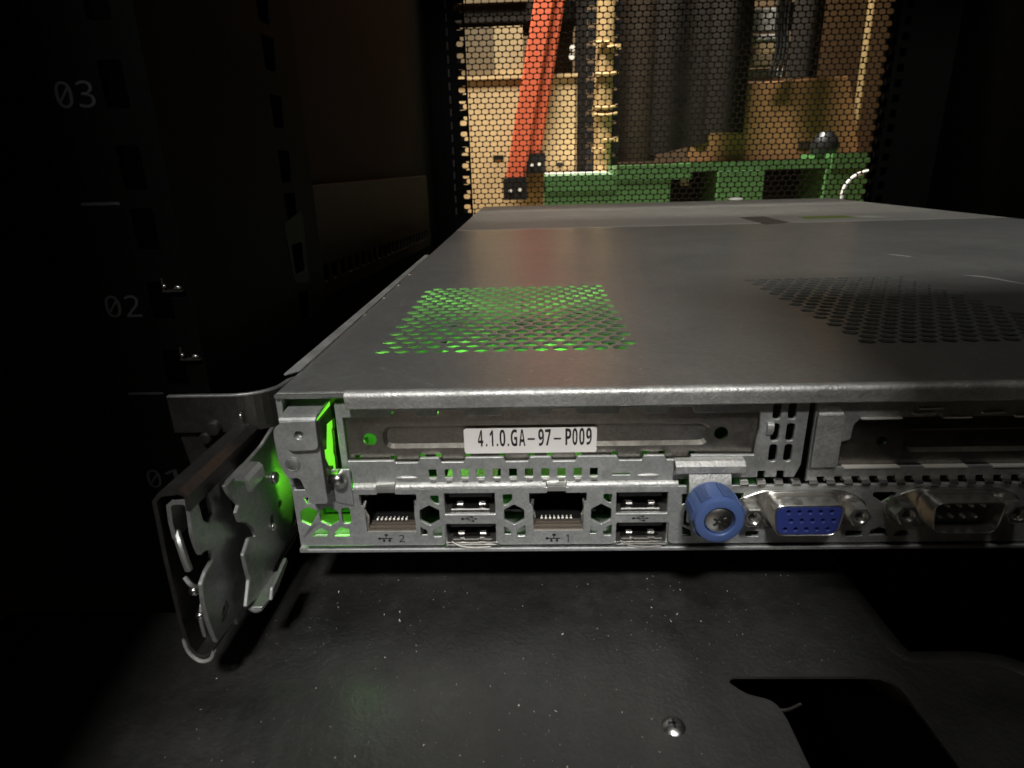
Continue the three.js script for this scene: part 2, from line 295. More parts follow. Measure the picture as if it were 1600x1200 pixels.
{
  const o = thing('cable_upright', 'dark slotted upright beside the cream bundle, bracketed with white clips', 'upright', [155, -160, -1110]);
  part('rail', [box(146, 166, -160, 820, -1120, -1110)], M.blackSheet, o);
  part('connector_row', [...Array(11).keys()].map((i) => box(167, 182, 30 + i * 28, 50 + i * 28, -1112, -1104)), M.plastic, o);
  part('connector_row', [...Array(11).keys()].map((i) => box(212, 226, 38 + i * 28, 60 + i * 28, -1108, -1098)), M.plastic, o);
  part('clip', [cylZ(140, 243, -1108, -1104, 5), cylZ(139, 230, -1108, -1104, 5)], M.white, o);
  const b = thing('cable_bundle', 'cream cable bundle with white ties hanging left of the dark sheets', 'cable bundle', [198, 20, -1095]);
  part('bundle', [tube([[199, 820, -1092], [197, 250, -1092], [194, 150, -1092], [196, 70, -1092], [196, 24, -1092]], 16, 12), tube([[206, 820, -1086], [203, 200, -1086], [202, 90, -1086], [200, 30, -1086]], 9, 10)], M.cream, b);
  for (const [y, s] of [[246, -1], [239, 1], [197, 0], [143, 0], [131, 0], [89, 1], [73, -1]]) part('tie', [smooth(tube([[197 + (s > 0 ? 4 : -19), y + 1, -1078], [197, y - 1, -1074], [197 + (s < 0 ? 4 : 22), y + 2, -1080]], 2.6, 8)), box(197 + (s > 0 ? 18 : -22), 197 + (s > 0 ? 25 : -15), y - 4, y + 4, -1082, -1076)], M.cream, b);
}
const hang = 'black plastic sheets hanging behind the mesh';
function sheet(label, x0, x1, y0, z, mat, waves, slant = 0) {
  const pts = [], n = 40; for (let i = 0; i <= n; i++) { const t = i / n; pts.push([x0 + (x1 - x0) * t, z + Math.sin(t * waves * 6.28) * 7 - (t - 0.5) * (t - 0.5) * 50]); }
  const g = ext(sheetStrip(pts, 3), null, 820 - y0).rotateX(-Math.PI / 2);          // profile (x, z) drawn upwards
  g.scale(1, 1, -1); const idx = g.attributes.position; for (let i = 0; i < idx.count; i++) { const y = idx.getY(i); idx.setY(i, y0 + y + (y < 1 ? slant * (idx.getX(i) - x0) / (x1 - x0) : 0)); }
  g.deleteAttribute('normal');
  return solo('hanging_sheet', label, 'sheet', smooth(g, 1.2), mat, hang);
}
sheet('brown black hanging sheet just right of the cream cable bundle', 228, 300, 50, -1130, M.hose, 0.5);
sheet('wide black hanging sheet in the middle of the mesh, low hem', 292, 392, 60, -1110, M.blackSheet, 1.2, 20);
sheet('narrow black hanging sheet with square hem left of shiny packets', 384, 452, 95, -1085, M.blackSheet, 0.7);
sheet('short black hanging sheet right of the shiny packets', 522, 572, 182, -1085, M.blackSheet, 0.6);
{
  const o = thing('packet_rack', 'stack of shiny grey packets with a white band between black sheets', 'packets', [490, 180, -1130]);
  for (const [x0, x1, y0, y1, m] of [[440, 505, 262, 300, M.foil], [442, 530, 226, 246, M.greyLight], [444, 500, 205, 226, M.grey], [442, 520, 246, 258, M.foil], [448, 530, 184, 203, M.foil], [500, 530, 262, 306, M.blackSheet]])
    part('packet', smooth(ext(roundPoly(rect(x0, x1, y0, y1), 4), null, 20, 3).translate(0, 0, -1132 - rnd() * 14)), m, o);
  part('black_wires', [0, 1, 2, 3].map((i) => tube([[498 + i * 8, 820, -1104], [494 + i * 7, 280, -1098 - i * 3], [500 + i * 6, 225, -1101], [490 + i * 9, 186, -1104]], 3, 6)), M.plastic, o);
}
{
  const o = thing('wooden_board', 'brown wooden board leaning behind the green pallet at right', 'board', [560, 50, -1140]);
  part('board', [plateXY([[360, 46], [680, 46], [640, 186], [446, 178], [446, 98], [360, 98]], null, -1115, 14, 1.5)], M.wood, o);
  part('knot_slot', [box(562, 598, 66, 78, -1115, -1113.5)], M.hose, o);
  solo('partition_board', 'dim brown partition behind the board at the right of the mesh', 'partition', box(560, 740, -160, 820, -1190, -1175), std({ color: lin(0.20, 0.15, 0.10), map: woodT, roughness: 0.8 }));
  solo('white_pole', 'cream pole leaning beside the right edge of the mesh', 'pole', new THREE.CylinderGeometry(6.5, 6.5, 760, 16).rotateZ(0.012).translate(666, 430, -1130), M.cream);
  solo('round_pot', 'small dark round pot standing on the green pallet', 'pot', smooth(lathe([[0, 0], [20, 0], [23, 10], [20, 26], [12, 36], [0, 38]], 20)).translate(560, 52, -1000), M.plastic);
}
{
  const o = thing('plastic_pallet', 'bright green plastic pallet with dark fork openings behind the mesh', 'pallet', [370, -160, -980]);
  part('deck', [box(86, 205, 4, 20, -1080, -955), box(205, 330, 20, 44, -1085, -955), box(330, 556, 32, 46, -1085, -958), box(556, 660, 30, 54, -1085, -955)], M.pallet, o);
  part('deck_edge', [box(88, 196, 20, 32, -1090, -1000)], M.pallet, o);
  for (const [x0, x1] of [[86, 296], [372, 450], [548, 660]]) part('foot', [plateXY(roundPoly(rect(x0, x1, -160, 31), 3), null, -956, 110, 1.5)], M.pallet, o);
  part('highlight_strip', [box(88, 200, 30, 34, -1092, -999)], M.white, o);  // white strip for the pale highlight along the deck
  part('rear_board', [box(296, 372, -160, 30, -1075, -1060), box(450, 548, -160, 30, -1075, -1060)], M.plastic, o);
  const f = part('label_tag', [box(335, 350, 6, 22, -1058, -1056)], M.white, o);
}
solo('white_cable', 'short white cable looping in front of the green pallet', 'cable', tube([[487, -40, -762], [487, -5, -762], [492, 14, -762], [505, 25, -762], [530, 31, -762]], 2.6, 8), M.white);

// ------------------------------------------------------------------ shelf below the server
const SH = -60;
{
  const s = thing('rack_shelf', 'dusty black steel shelf below the server with two dark cutouts', 'shelf', [150, SH, -100]);
  const cut1 = [[102.6, -23.5, 1.5], [101.5, -25, 1], [104, -28.2, 2], [109.5, -30, 3], [110.5, -34, 3], [111, -120, 2], [139.5, -120, 2], [137.8, -23.5, 5]].map(([x, y, r]) => [x, y, r]);
  const cut2 = [[140.8, 180, 3], [141.2, -16, 6], [143.5, -19.5, 4], [163, -19.5, 6], [170, -28, 3], [240, -28, 3], [240, 180, 3]];
  part('sheet', plateXZ([[-16, 320], [520, 320], [520, -150], [-80, -150], [-80, -2], [-16, -2]], [roundPoly(cut1, 1), roundPoly(cut2, 1)], SH, 0.7), M.powder, s);
  part('rolled_edge', [[[140.9, -160], [141.1, 10], [141.4, 15.4], [143.4, 19], [150, 19.6], [160, 19.6], [166.5, 21.5], [171, 26], [178, 28], [240, 28]]].map((p) => smooth(tube(p.map(([x, z]) => [x + 1.2, SH - 6.06, z - 1.2]), 6, 16, 90))), M.powder, s);  // rounded edge added so the right cutout darkens softly
  // bent tab standing in the first cutout
  part('bent_tab', [smooth(tube([[104.5, SH - 0.8, 28.6], [108, SH - 1.2, 30.5], [111.5, SH - 1.6, 31], [115.5, SH - 1.4, 29.6]], 0.35, 8)), box(108.4, 110.3, SH - 8, SH - 1.2, 30.4, 31.2)], M.railDark, s);
  part('cutout_rim', [smooth(tube([[140.8, SH - 0.9, 47], [141.4, SH - 1, 49.5], [142.1, SH - 1, 54]], 0.4, 6))], M.railDark, s);
  const sc = part('screw', [smooth(lathe([[0, 0.9], [1.2, 0.8], [2.2, 0.3], [2.45, 0]], 24)).translate(87.1, SH, 36.4)], M.screw, s);
  part('cross_recess', [box(85.9, 88.3, SH + 0.72, SH + 0.95, 36.1, 36.7), box(86.8, 87.4, SH + 0.72, SH + 0.95, 35.2, 37.6)], M.ink, sc);
  part('shelf_underside', [box(-16, 520, -158, -130, -320, 140)], M.rack, s);
}
{ // dust and lint lying about
  const clumps = Array.from({ length: 16 }, () => [rnd() * 125, -16 + rnd() * 70, 8 + rnd() * 22]);
  const g = new THREE.IcosahedronGeometry(1, 0), N = 540, im = new THREE.InstancedMesh(g, M.dust, N), m4 = new THREE.Matrix4(), q = new THREE.Quaternion();
  for (let i = 0; i < N; i++) {
    const big = rnd() < 0.04; const c = clumps[Math.floor(rnd() * clumps.length)], near = rnd() < 0.4; let x = near ? c[0] + (rnd() + rnd() - 1) * c[2] : -15 + rnd() * 150, z = near ? c[1] + (rnd() + rnd() - 1) * c[2] : -20 + rnd() * 95; if (x > 98 && z > 20) x -= 60; if (x > 139) x -= 30;
    const s = (big ? 0.16 + rnd() * 0.16 : 0.035 + rnd() * rnd() * 0.12) * K; q.setFromEuler(new THREE.Euler(rnd() * 3, rnd() * 3, rnd() * 3));
    m4.compose(V(x * K, (SH + 0.05) * K, z * K), q, V(s * (1 + rnd() * rnd() * 5), s * 0.4, s * (0.6 + rnd() * 0.6))); im.setMatrixAt(i, m4);
  }
  im.name = 'dust_specks'; im.userData = { kind: 'stuff', label: 'pale dust specks scattered over the black shelf', category: 'dust' }; scene.add(im);
}

// ------------------------------------------------------------------ unseen door leaf and case added to shade the sides, past the camera
{
  const o = thing('added_shade_case', 'unseen black case added right of the camera to shade the server', 'case', [330, -160, 270]);
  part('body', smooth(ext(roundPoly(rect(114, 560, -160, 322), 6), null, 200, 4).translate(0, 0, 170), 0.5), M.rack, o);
  part('lid_band', [box(112.5, 561.5, 300, 306, 169, 371)], M.railDark, o);
  const l = thing('added_shade_leaf', 'unseen black door leaf added left of the camera to shade the post', 'door', [-200, -160, 175]);
  part('leaf', [box(-560, -15, -160, 2050, 168, 186)], M.rack, l);
}

// ------------------------------------------------------------------ the server
const srv = thing('rack_server', 'flat steel rack server seen from behind, green lit inside, white inventory sticker', 'server', [217, -42.8, 0]);
const W = 435, D = 684, SEAM = 378;
// shell
part('chassis', [
  box(0, W, -42.8, -41.7, -D, 0.6),
  plateYZ([[-D, -41.7], [-0.6, -41.7], [-0.6, -1], [-D, -1]], [[[-5, -20.4], [-10, -20.4], [-12, -24], [-11.4, -31], [-8, -35], [-5, -32]]], 1.1, 1.1),
  box(W - 1.1, W, -41.7, -1, -D, -0.6), box(1.1, W - 1.1, -41.7, -1, -D, -D + 1.2)], M.galv, srv);
const hexPts = (cx, cy, r) => circ(cx, cy, r, 6, Math.PI / 6);
{
  const holes = [], p = 5.55, q = 4.81;
  for (let r = 0; r < 20; r++) for (let x = 17.6 + (r % 2) * p / 2; x < 88.6; x += p) holes.push(hexPts(x, 33.4 + r * q, 2.42));
  const v2 = [];
  for (let r = 0; r < 21; r++) for (let x = 151.9 + (r % 2) * p / 2; x < 214; x += p) v2.push(hexPts(x, 34.6 + r * q, 2.42));
  const cov = part('top_cover', plateXZ([[0.2, -1.2], [W - 0.2, -1.2], [W - 0.2, SEAM], [0.2, SEAM]].map(([a, b]) => [a, b]), holes.concat(v2), 0, 0.7), M.cover, srv);
  // scuffs
  part('scuff_mark', plateXZ([[244, 197], [250.4, 192], [250, 184], [253, 178], [250.8, 186], [248, 195]], null, 0.03, 0.025), M.scuff, cov);
  part('scuff_mark', plateXZ([[241, 133], [246, 126], [249, 115], [251, 108], [249.8, 119], [247, 130]], null, 0.03, 0.025), M.scuff, cov);
  for (const [x, z] of [[-0.4, -24.8], [-0.3, -53.5], [0.1, -80.8], [0.4, -109.9], [0.7, -137.9], [0.9, -166]]) part('side_tab', box(x - 0.9, x + 1.1, -0.4, 0.28, z - 1.6, z + 1.6), M.nickel, cov);
}
{
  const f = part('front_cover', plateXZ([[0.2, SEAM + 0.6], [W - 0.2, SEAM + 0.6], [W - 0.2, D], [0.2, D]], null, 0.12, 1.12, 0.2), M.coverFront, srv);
  part('dark_label', plateXZ([[244, 435], [268, 440], [266, 378], [243, 367]], null, 0.18, 0.05), M.labelDark, f);
  part('green_label', plateXZ([[292, 428], [332, 428], [334, 408], [290, 404]], null, 0.18, 0.05), M.labelGreen, f);
  part('pale_scrape', plateXZ([[335, 424], [352, 420], [356, 404], [337, 410]], null, 0.18, 0.05), M.scuff, f);
}
solo('paper_scrap', 'tiny white scrap lying on the far edge of the server', 'scrap', smooth(new THREE.IcosahedronGeometry(1, 2).scale(9, 2.2, 6)).translate(316, 2, -676), M.white);
// folded lip along the cover's rear edge
{
  const prof = [[-0.6, 0.3], [0.4, 0.75]]; for (let i = 0; i <= 8; i++) { const a = Math.PI / 2 - i / 8 * Math.PI / 2; prof.push([1.0 + 1.35 * Math.cos(a), -0.6 + 1.35 * Math.sin(a)]); }
  prof.push([2.1, -2.0], [2.0, -3.3], [1.7, -3.6], [0.4, -3.6], [0.4, -1.2], [-0.6, -0.9]);
  part('rear_lip', smooth(barX(prof.reverse(), 16.6, W - 1), 0.6), M.lip, srv);
  part('corner_edge', [smooth(barX([[-1, -1.1], [0.2, -1.1], [0.35, -0.6], [0.1, 0.05], [-1, 0.05]], 0.4, 16.6)), plateXY(roundPoly([[0, -24], [1.2, -24], [1.2, -1.4], [16, -1.4], [16, 0.02], [-0.2, 0.02, 2.2], [-0.2, -10]], 0.6), null, 0.1, 1.0, 0.15)], M.galv, srv);
}
// slot frame 1 with stepped opening
const Z1 = -1;
{
  const bot = [], top = [];
  for (const a of [26.2, 37.2, 52.7, 64, 79.8, 91]) { bot.push([a - 0.4, a < 30 ? -18.1 : -17.5], [a, -18.7], [a + 5.5, -18.7], [a + 5.9, -17.5]); }
  for (const a of [91, 79.8, 64, 52.7, 37.4, 26.4]) { top.push([a + 5.8, -6.7], [a + 5.3, -5.2], [a, -5.2], [a - 0.5, -6.7]); }
  const open = roundPoly([[14.6, -18.1], ...bot, [111.6, -17.7], [111.7, -14.4], [112.2, -11.3], [112, -6.7], ...top, [14.6, -6.7]], 0.3);
  const notch = []; for (let k = 0; k < 11; k++) notch.push(rect(34 + 3.9 * k, 35.9 + 3.9 * k, -22.8, -20.6));
  notch.push(rect(78.4, 82.6, -22.6, -22.1));
  const slots = []; for (const [x, y] of [[115.7, -6.4], [119.2, -6.4], [115.8, -11.9], [119.3, -11.9], [115.9, -17.2], [119.4, -17.2]]) slots.push(stad(x, y, 1.9, 4.5));
  const outer = [[13, -3.2], [123, -3.2], [122.8, -20.4], [121.6, -23.6], [119.2, -23.6], [119.2, -21.9], [117.4, -21.9], [117.4, -23.6], [114.6, -23.6], [114.6, -21.9], [112.9, -21.9], [112.9, -23.6], [94, -23.9], [13, -24.2]];
  const fr = part('slot_frame', plateXY(outer, [open, ...notch, ...slots], Z1, 0.9, 0.1), M.galv, srv);
  let sf; for (let k = 0; k < 11; k++) { if (!sf) sf = part('notch_edge', box(34.3, 35.7, -23.7, -23.15, -1.7, -0.55), M.nickel, fr); else copyPart(sf, 3.9 * k, k % 2 ? -0.15 : 0.1, 0, fr); }  // small bars added for the bright lower edges of the notches
  for (const x of [28.5, 87]) part('pressed_bump', smooth(new THREE.SphereGeometry(1, 20, 10).scale(2.9, 0.6, 0.6)).translate(x, -22.8, Z1 - 0.1), M.lip, fr);
  part('edge_tab', smooth(barX(roundPoly([[Z1, -9], [Z1 + 1.1, -9.4], [Z1 + 1.3, -11], [Z1 + 0.2, -12.6], [Z1 - 0.6, -12]], 0.5), 113.6, 115.0)), M.lip, fr);
}
// blank 1: recessed rib, two holes
function blank(x0, x1, y0, y1, z, rib, holes, mat) {
  const inner = stad(...rib), outer = stad(rib[0], rib[1], rib[2] + 1.6, rib[3] + 1.6), n = inner.length, wall = [];
  for (let i = 0; i < n; i++) { const j = (i + 1) % n, a = outer[i], b = outer[j], c = inner[j], d = inner[i]; wall.push(a[0], a[1], z, d[0], d[1], z - 1.1, b[0], b[1], z, b[0], b[1], z, d[0], d[1], z - 1.1, c[0], c[1], z - 1.1); }
  const w = new THREE.BufferGeometry(); w.setAttribute('position', new THREE.Float32BufferAttribute(wall, 3)); w.computeVertexNormals();
  return [plateXY(rect(x0, x1, y0, y1), [outer, ...holes], z, 0.8), plateXY(inner, null, z - 1.1, 0.6), w];
}
{
  const b = part('slot_blank', blank(13.2, 113.2, -20.2, -4.2, -2.6, [62.3, -12.7, 76.5, 4.2], [circ(20.1, -13.1, 1.65), circ(103.9, -12.7, 1.65), ...[[25.6, -6.2], [32.6, -6.4], [36.4, -6.3], [43.7, -6.4], [16.4, -6.2], [16.6, -17.7], [25.4, -18], [32.5, -17.6], [36.4, -17.6], [43.6, -17.6], [62.8, -6.1], [51.9, -17.6], [59, -17.6], [63.4, -17.6], [70.3, -17.6], [79, -17.6], [86.2, -17.6], [90.3, -17.6], [97.4, -17.8]].map(([x, y]) => rect(x - 0.75, x + 0.75, y - 0.55, y + 0.55))], M.blank), M.blank, srv);
  const st = part('inventory_sticker', plateXY(roundPoly(rect(42.9, 74.6, -17.05, -10.55), 0.7), null, -2.35, 0.12), M.paper, b);
  const sx = (p) => 42.9 + (p - 45) / (1530 - 45) * 31.7, sy = (p) => -10.55 - (p - 102) / (385 - 102) * 6.5;
  const spans = [['4', 200, 260, 118, 305], ['.', 288, 306, 275, 305], ['1', 333, 374, 122, 305], ['.', 409, 428, 275, 305], ['0', 445, 510, 116, 307], ['.', 532, 550, 275, 305], ['G', 570, 642, 114, 307], ['A', 662, 732, 118, 304], ['9', 878, 942, 112, 306], ['7', 954, 1018, 118, 302], ['P', 1180, 1246, 112, 300], ['0', 1258, 1316, 110, 302], ['0', 1334, 1394, 109, 302], ['9', 1411, 1473, 107, 300]];
  const tg = spans.map(([c, a, e, t, u]) => glyph(fontB, c, sx(a), sx(e), sy(u), sy(t), -2.345, 0.02));
  for (const [a, e] of [[758, 840], [1050, 1132]]) tg.push(box(sx(a), sx(e), sy(236), sy(216), -2.345, -2.325));
  part('sticker_print', tg, M.ink, st);
}
// slot frame 2 and its darker blank
{
  const outer2 = [[124.5, -3.2], [W - 3, -3.2], [W - 3, -24.8]]; for (let k = 70; k >= 0; k--) { const x = 127 + 4.12 * k; outer2.push([x + 1.8, -24.8], [x + 1.8, -23.6], [x, -23.6], [x, -24.8]); } outer2.push([124.5, -24.8]);
  const open = roundPoly([[130.9, -21.3], [130.9, -14.6, 0.8], [133.2, -13.8], [133.4, -10, 1.2], [135, -8.4, 1], [420, -8.4], [420, -21.3]], 0.4);
  const fr = part('slot_frame', plateXY(outer2, [open], Z1, 0.9, 0.08), M.galv, srv, { label: 'right slot frame in shade' });
  part('frame_tab', [plateXY(roundPoly(rect(124.7, 130.8, -20.6, -7.4), 0.3), null, 0.1, 0.9, 0.1), smooth(barX(roundPoly([[-0.9, -7.9], [0.1, -7.9], [0.1, -7.3], [-0.3, -6.7], [-0.9, -6.7]], 0.3), 124.8, 130.4))], M.lip, fr);
  const b = part('slot_blank', [...blank(129.5, 421, -22.5, -6, -2.6, [283, -15.2, 272, 4.4], [circ(141.6, -15.2, 1.2)], M.blank)], M.blank, srv);
  for (const [x0, x1, y] of [[134.8, 143.9, -8.5], [153.3, 159.5, -8.5], [169.2, 178, -8.45], [147.3, 152.8, -6.2], [146.3, 151.2, -7.5], [161.8, 166.7, -7.45], [133, 145.9, -21.3], [151.6, 161.7, -21.35], [167.5, 180, -21.4], [186, 196, -8.5], [186, 196, -21.4]]) part('highlight_edge', box(x0, x1, y - 0.2, y + 0.12, -2.4, y < -20 ? -0.75 : -0.3), M.glint, b);  // pale bars: lamp highlight on the steel edges put into the colour
}
// rear panel with the ports
const hole = [];
const USB = [[37.5, -32.4], [79.4, -32.6]], RJ = [[16.7, 21.0], [58.4, 62.5]];
{
  const hexR = (cx, cy, r) => roundPoly(circ(cx, cy, r, 6, Math.PI / 6), 0.35);
  const out = [[0.6, -40.2, 1.6], [0.6, -25.2], [W - 1, -25.2], [W - 1, -41.3]];
  // outline runs back along the bottom and around the open lower USB bays
  for (const [a, b] of [[92.4, 79.6], [49.9, 37.3]]) out.push([a + 0.1, -41.3, 1.4], [a, -35.2, 0.4], [b, -35.2, 0.4], [b - 0.1, -41.3, 1.4]);
  out.push([1.4, -41.3, 1]);
  for (const [x, n] of [[16.6, 21], [58.2, 62.5]]) hole.push(roundPoly([[x, -30.2], [x - 0.1, -26.6], [n, -26.6], [n + 0.3, -25.6], [n + 4.4, -25.6], [n + 4.7, -26.6], [x + 14.2, -26.6], [x + 14.1, -29.4], [x + 13.5, -29.9], [x + 13.4, -37.4], [x + 0.9, -37.4], [x + 0.8, -30.6]], 0.25));
  for (const [x, y] of USB) hole.push(rect(x, x + 12.4, y, y + 5.8));
  for (const [x, dx] of [[33.6, 1], [54.5, -1], [75.8, 1]]) {
    hole.push(hexR(x, -32.7, 2.85));
    const s = dx; hole.push(roundPoly([[x + 0.3 * s, -27], [x + 2.7 * s, -27], [x + 2.6 * s, -30.1], [x + 1.6 * s, -29.9], [x + 0.4 * s, -28.8]], 0.5));
    hole.push(roundPoly([[x - 2.7, -35.7], [x - 0.8, -36.9], [x - 0.8, -38.8], [x - 2.7, -38.8]], 0.4), roundPoly([[x + 2.7, -35.7], [x + 0.6, -36.9], [x + 0.6, -38.8], [x + 2.7, -38.8]], 0.4));
  }
  // hexagon cluster at the left, with the green light behind
  hole.push(hexR(3.7, -32.7, 2.75), hexR(8.5, -32.7, 2.75), roundPoly(rect(11.7, 13.9, -34.8, -30.4), 0.8), roundPoly([[3.1, -38.6], [4.6, -36.6], [6.1, -35.8], [7.9, -37], [7.4, -38.6]], 0.5), roundPoly([[8.7, -38.6], [9.4, -37], [11, -35.6], [13.2, -36.2], [13.2, -38.6]], 0.5), roundPoly([[2.6, -27.4], [5, -27], [5.2, -28.8], [3.6, -29.6]], 0.5));
  // around the knob and the D connectors
  hole.push(roundPoly([[94.9, -27.2], [96.6, -27.2], [96.3, -30.6], [95.2, -30.8]], 0.3), stad(96.9, -34, 1.8, 4.6), roundPoly([[95.6, -36.2], [98, -37.4], [98.2, -39.3], [95.8, -39.3]], 0.4), roundPoly([[107.2, -27.1], [110, -27.1], [109.6, -29.6], [108.4, -30]], 0.3), roundPoly(rect(111.3, 114.5, -39.4, -37.9), 0.4), roundPoly(rect(135.6, 139.6, -39.5, -38), 0.4),
    roundPoly([[140.3, -27.2], [145.8, -27.2], [145.8, -28.6], [143.2, -30.6], [140.3, -28.6]], 0.4), roundPoly([[141, -39.6], [141.3, -37.8], [143.4, -36.8], [145.7, -37.8], [146, -39.6]], 0.4), roundPoly([[147, -39.6], [147.4, -38.4], [149, -37.8], [150.6, -38.2], [150.8, -39.6]], 0.4));
  const bigD = [];
  part('rear_panel', plateXY(roundPoly(out, 0.2), hole, 0, 0.9, 0.1), M.galv, srv);
  // rolled top edge, broken by the two clips
  const pr = [[-2, -25.2], [0.0, -25.2]]; for (let i = 0; i <= 6; i++) { const a = i / 6 * Math.PI / 2; pr.push([-1.5 + 1.55 * Math.cos(a), -25.2 + 1.25 * Math.sin(a)]); } pr.push([-2, -23.95]);
  part('rolled_edge', [[15.4, 20.9], [25.8, 62.4], [67.4, 94.1]].map(([a, b]) => smooth(barX(pr, a, b), 0.6)), M.lip, srv);
  part('bottom_edge', smooth(barX([[-0.6, -42.8], [0.7, -42.8], [0.95, -42.5], [0.9, -41.9], [0.6, -41.7], [-0.6, -41.7]], 2.2, W - 1)), M.galv, srv);
  // grounding fingers along the top right of the panel
  const pf = [[-1.2, -23.9], [-0.2, -24.1], [0.5, -24.7], [0.55, -25.3], [0.3, -25.5], [0.25, -24.9], [-0.4, -24.4], [-1.2, -24.2]];
  let f0; for (let k = 0; k < 24; k++) { if (!f0) f0 = part('grounding_finger', smooth(barX(roundPoly(pf, 0.15), 112.6 - 4.05, 114.6 - 4.05)), M.nickel, srv); else copyPart(f0, 4.07 * k, 0, 0, srv); }
}
// printed icons
function netIcon(x, y) { return [box(x - 1.6, x + 1.6, y - 0.14, y + 0.14, 0, 0.03), box(x - 0.12, x + 0.12, y, y + 0.9, 0, 0.03), box(x - 0.35, x + 0.5, y + 0.75, y + 1.3, 0, 0.03), box(x - 0.9, x - 0.3, y - 0.95, y - 0.35, 0, 0.03), box(x + 0.5, x + 1.1, y - 0.95, y - 0.35, 0, 0.03), box(x - 0.72, x - 0.5, y - 0.4, y, 0, 0.03), box(x + 0.7, x + 0.92, y - 0.4, y, 0, 0.03), new THREE.CylinderGeometry(0.36, 0.36, 0.03, 12).rotateX(Math.PI / 2).translate(x - 1.7, y, 0.015)]; }
function usbIcon(x, y) { return [box(x - 1.6, x + 1.5, y - 0.12, y + 0.12, 0, 0.03), new THREE.CylinderGeometry(0.4, 0.4, 0.03, 12).rotateX(Math.PI / 2).translate(x - 1.7, y, 0.015), plateXY([[x + 1.4, y - 0.35], [x + 2.1, y], [x + 1.4, y + 0.35]], null, 0.03, 0.03), box(-0.5, 0.5, -0.1, 0.1, 0, 0.03).rotateZ(0.7).translate(x - 0.5, y + 0.4, 0), box(x - 0.1, x + 0.6, y + 0.62, y + 0.82, 0, 0.03), box(x + 0.3, x + 0.9, y + 0.45, y + 0.98, 0, 0.03), box(-0.55, 0.55, -0.1, 0.1, 0, 0.03).rotateZ(-0.7).translate(x - 0.1, y - 0.4, 0), box(x + 0.2, x + 0.9, y - 0.86, y - 0.66, 0, 0.03), box(x + 0.6, x + 1.2, y - 1.05, y - 0.45, 0, 0.03)]; }
part('network_icon', netIcon(22.2, -39.2).map((g) => g.translate(0, 0, 0.012)), M.ink, srv);
part('network_icon', netIcon(64.2, -39.5).map((g) => g.translate(0, 0, 0.012)), M.ink, srv);
part('port_number', glyph(fontR, '2', 25.4, 26.8, -40.3, -38.2, 0.012, 0.03), M.ink, srv);
part('port_number', glyph(fontR, '1', 67.2, 67.9, -40.6, -38.4, 0.012, 0.03), M.ink, srv);
part('usb_icon', usbIcon(43.4, -33.75).map((g) => g.scale(1, 0.8, 1).translate(0, -6.75, 0.012)), M.ink, srv);
part('usb_icon', usbIcon(85.4, -34).map((g) => g.scale(1, 0.8, 1).translate(0, -6.8, 0.012)), M.ink, srv);
// network jacks
function jack(x, n) {
  const p = part('network_port', [box(x - 0.6, x + 14.8, -38.4, -37.4, -14, -0.95), box(x - 0.6, x + 0.2, -37.4, -25.6, -14, -0.95), box(x + 14.4, x + 14.8, -37.4, -25.6, -14, -0.95), box(x - 0.6, x + 14.8, -26.4, -25.4, -14, -1.6), box(x - 0.6, x + 14.8, -38.4, -25.4, -14.5, -13.5), box(x + 1.5, x + 13, -37.2, -36.5, -13.5, -5), box(x, x + 1.6, -28.8, -26.4, -13, -2.6), box(x + 12.6, x + 14.4, -28.8, -26.4, -13, -2.6)], M.plastic, srv);
  part('shield_sill', [box(x + 0.9, x + 13.5, -37.4, -36.8, -1.5, -0.5), box(x + 0.9, x + 13.5, -37.4, -36.5, -2.6, -1.6), box(x + 0.9, x + 13.5, -37.4, -36.3, -4, -2.75)], M.sill, p);
  part('shield_spring', smooth(tube([[x + 0.7, -37, -1.2], [x + 1.1, -34, -1.6], [x + 0.7, -31, -0.5], [x + 0.9, -29.4, -1.8]], 0.45, 8)), M.nickel, p);
  part('shield_spring', smooth(tube([[x + 13.6, -37, -1.2], [x + 13.2, -34, -1.6], [x + 13.6, -31, -0.5], [x + 13.4, -29.4, -1.8]], 0.45, 8)), M.nickel, p);
  for (let k = 0; k < 8; k++) part('contact', [smooth(new THREE.SphereGeometry(0.36, 8, 6).translate(x + 3.1 + 1.05 * k, -35.5, -3.0)), box(x + 2.95 + 1.05 * k, x + 3.25 + 1.05 * k, -35.7, -35.4, -4.2, -3)], M.glint, p);
  const g = []; g.push(smooth(barX([[-1.6, -23.9], [-0.2, -23.9], [0.35, -24.3], [0.4, -26], [0.05, -26.1], [-1.6, -24.6]], n, n + 4.6))); for (let k = 0; k < 9; k++) g.push(box(n + 0.3 + 0.48 * k, n + 0.55 + 0.48 * k, -25.6, -24.7, 0.3, 0.5));
  part('latch_clip', g, M.screw, p);
}
jack(16.6, 21.05); jack(58.2, 62.6);
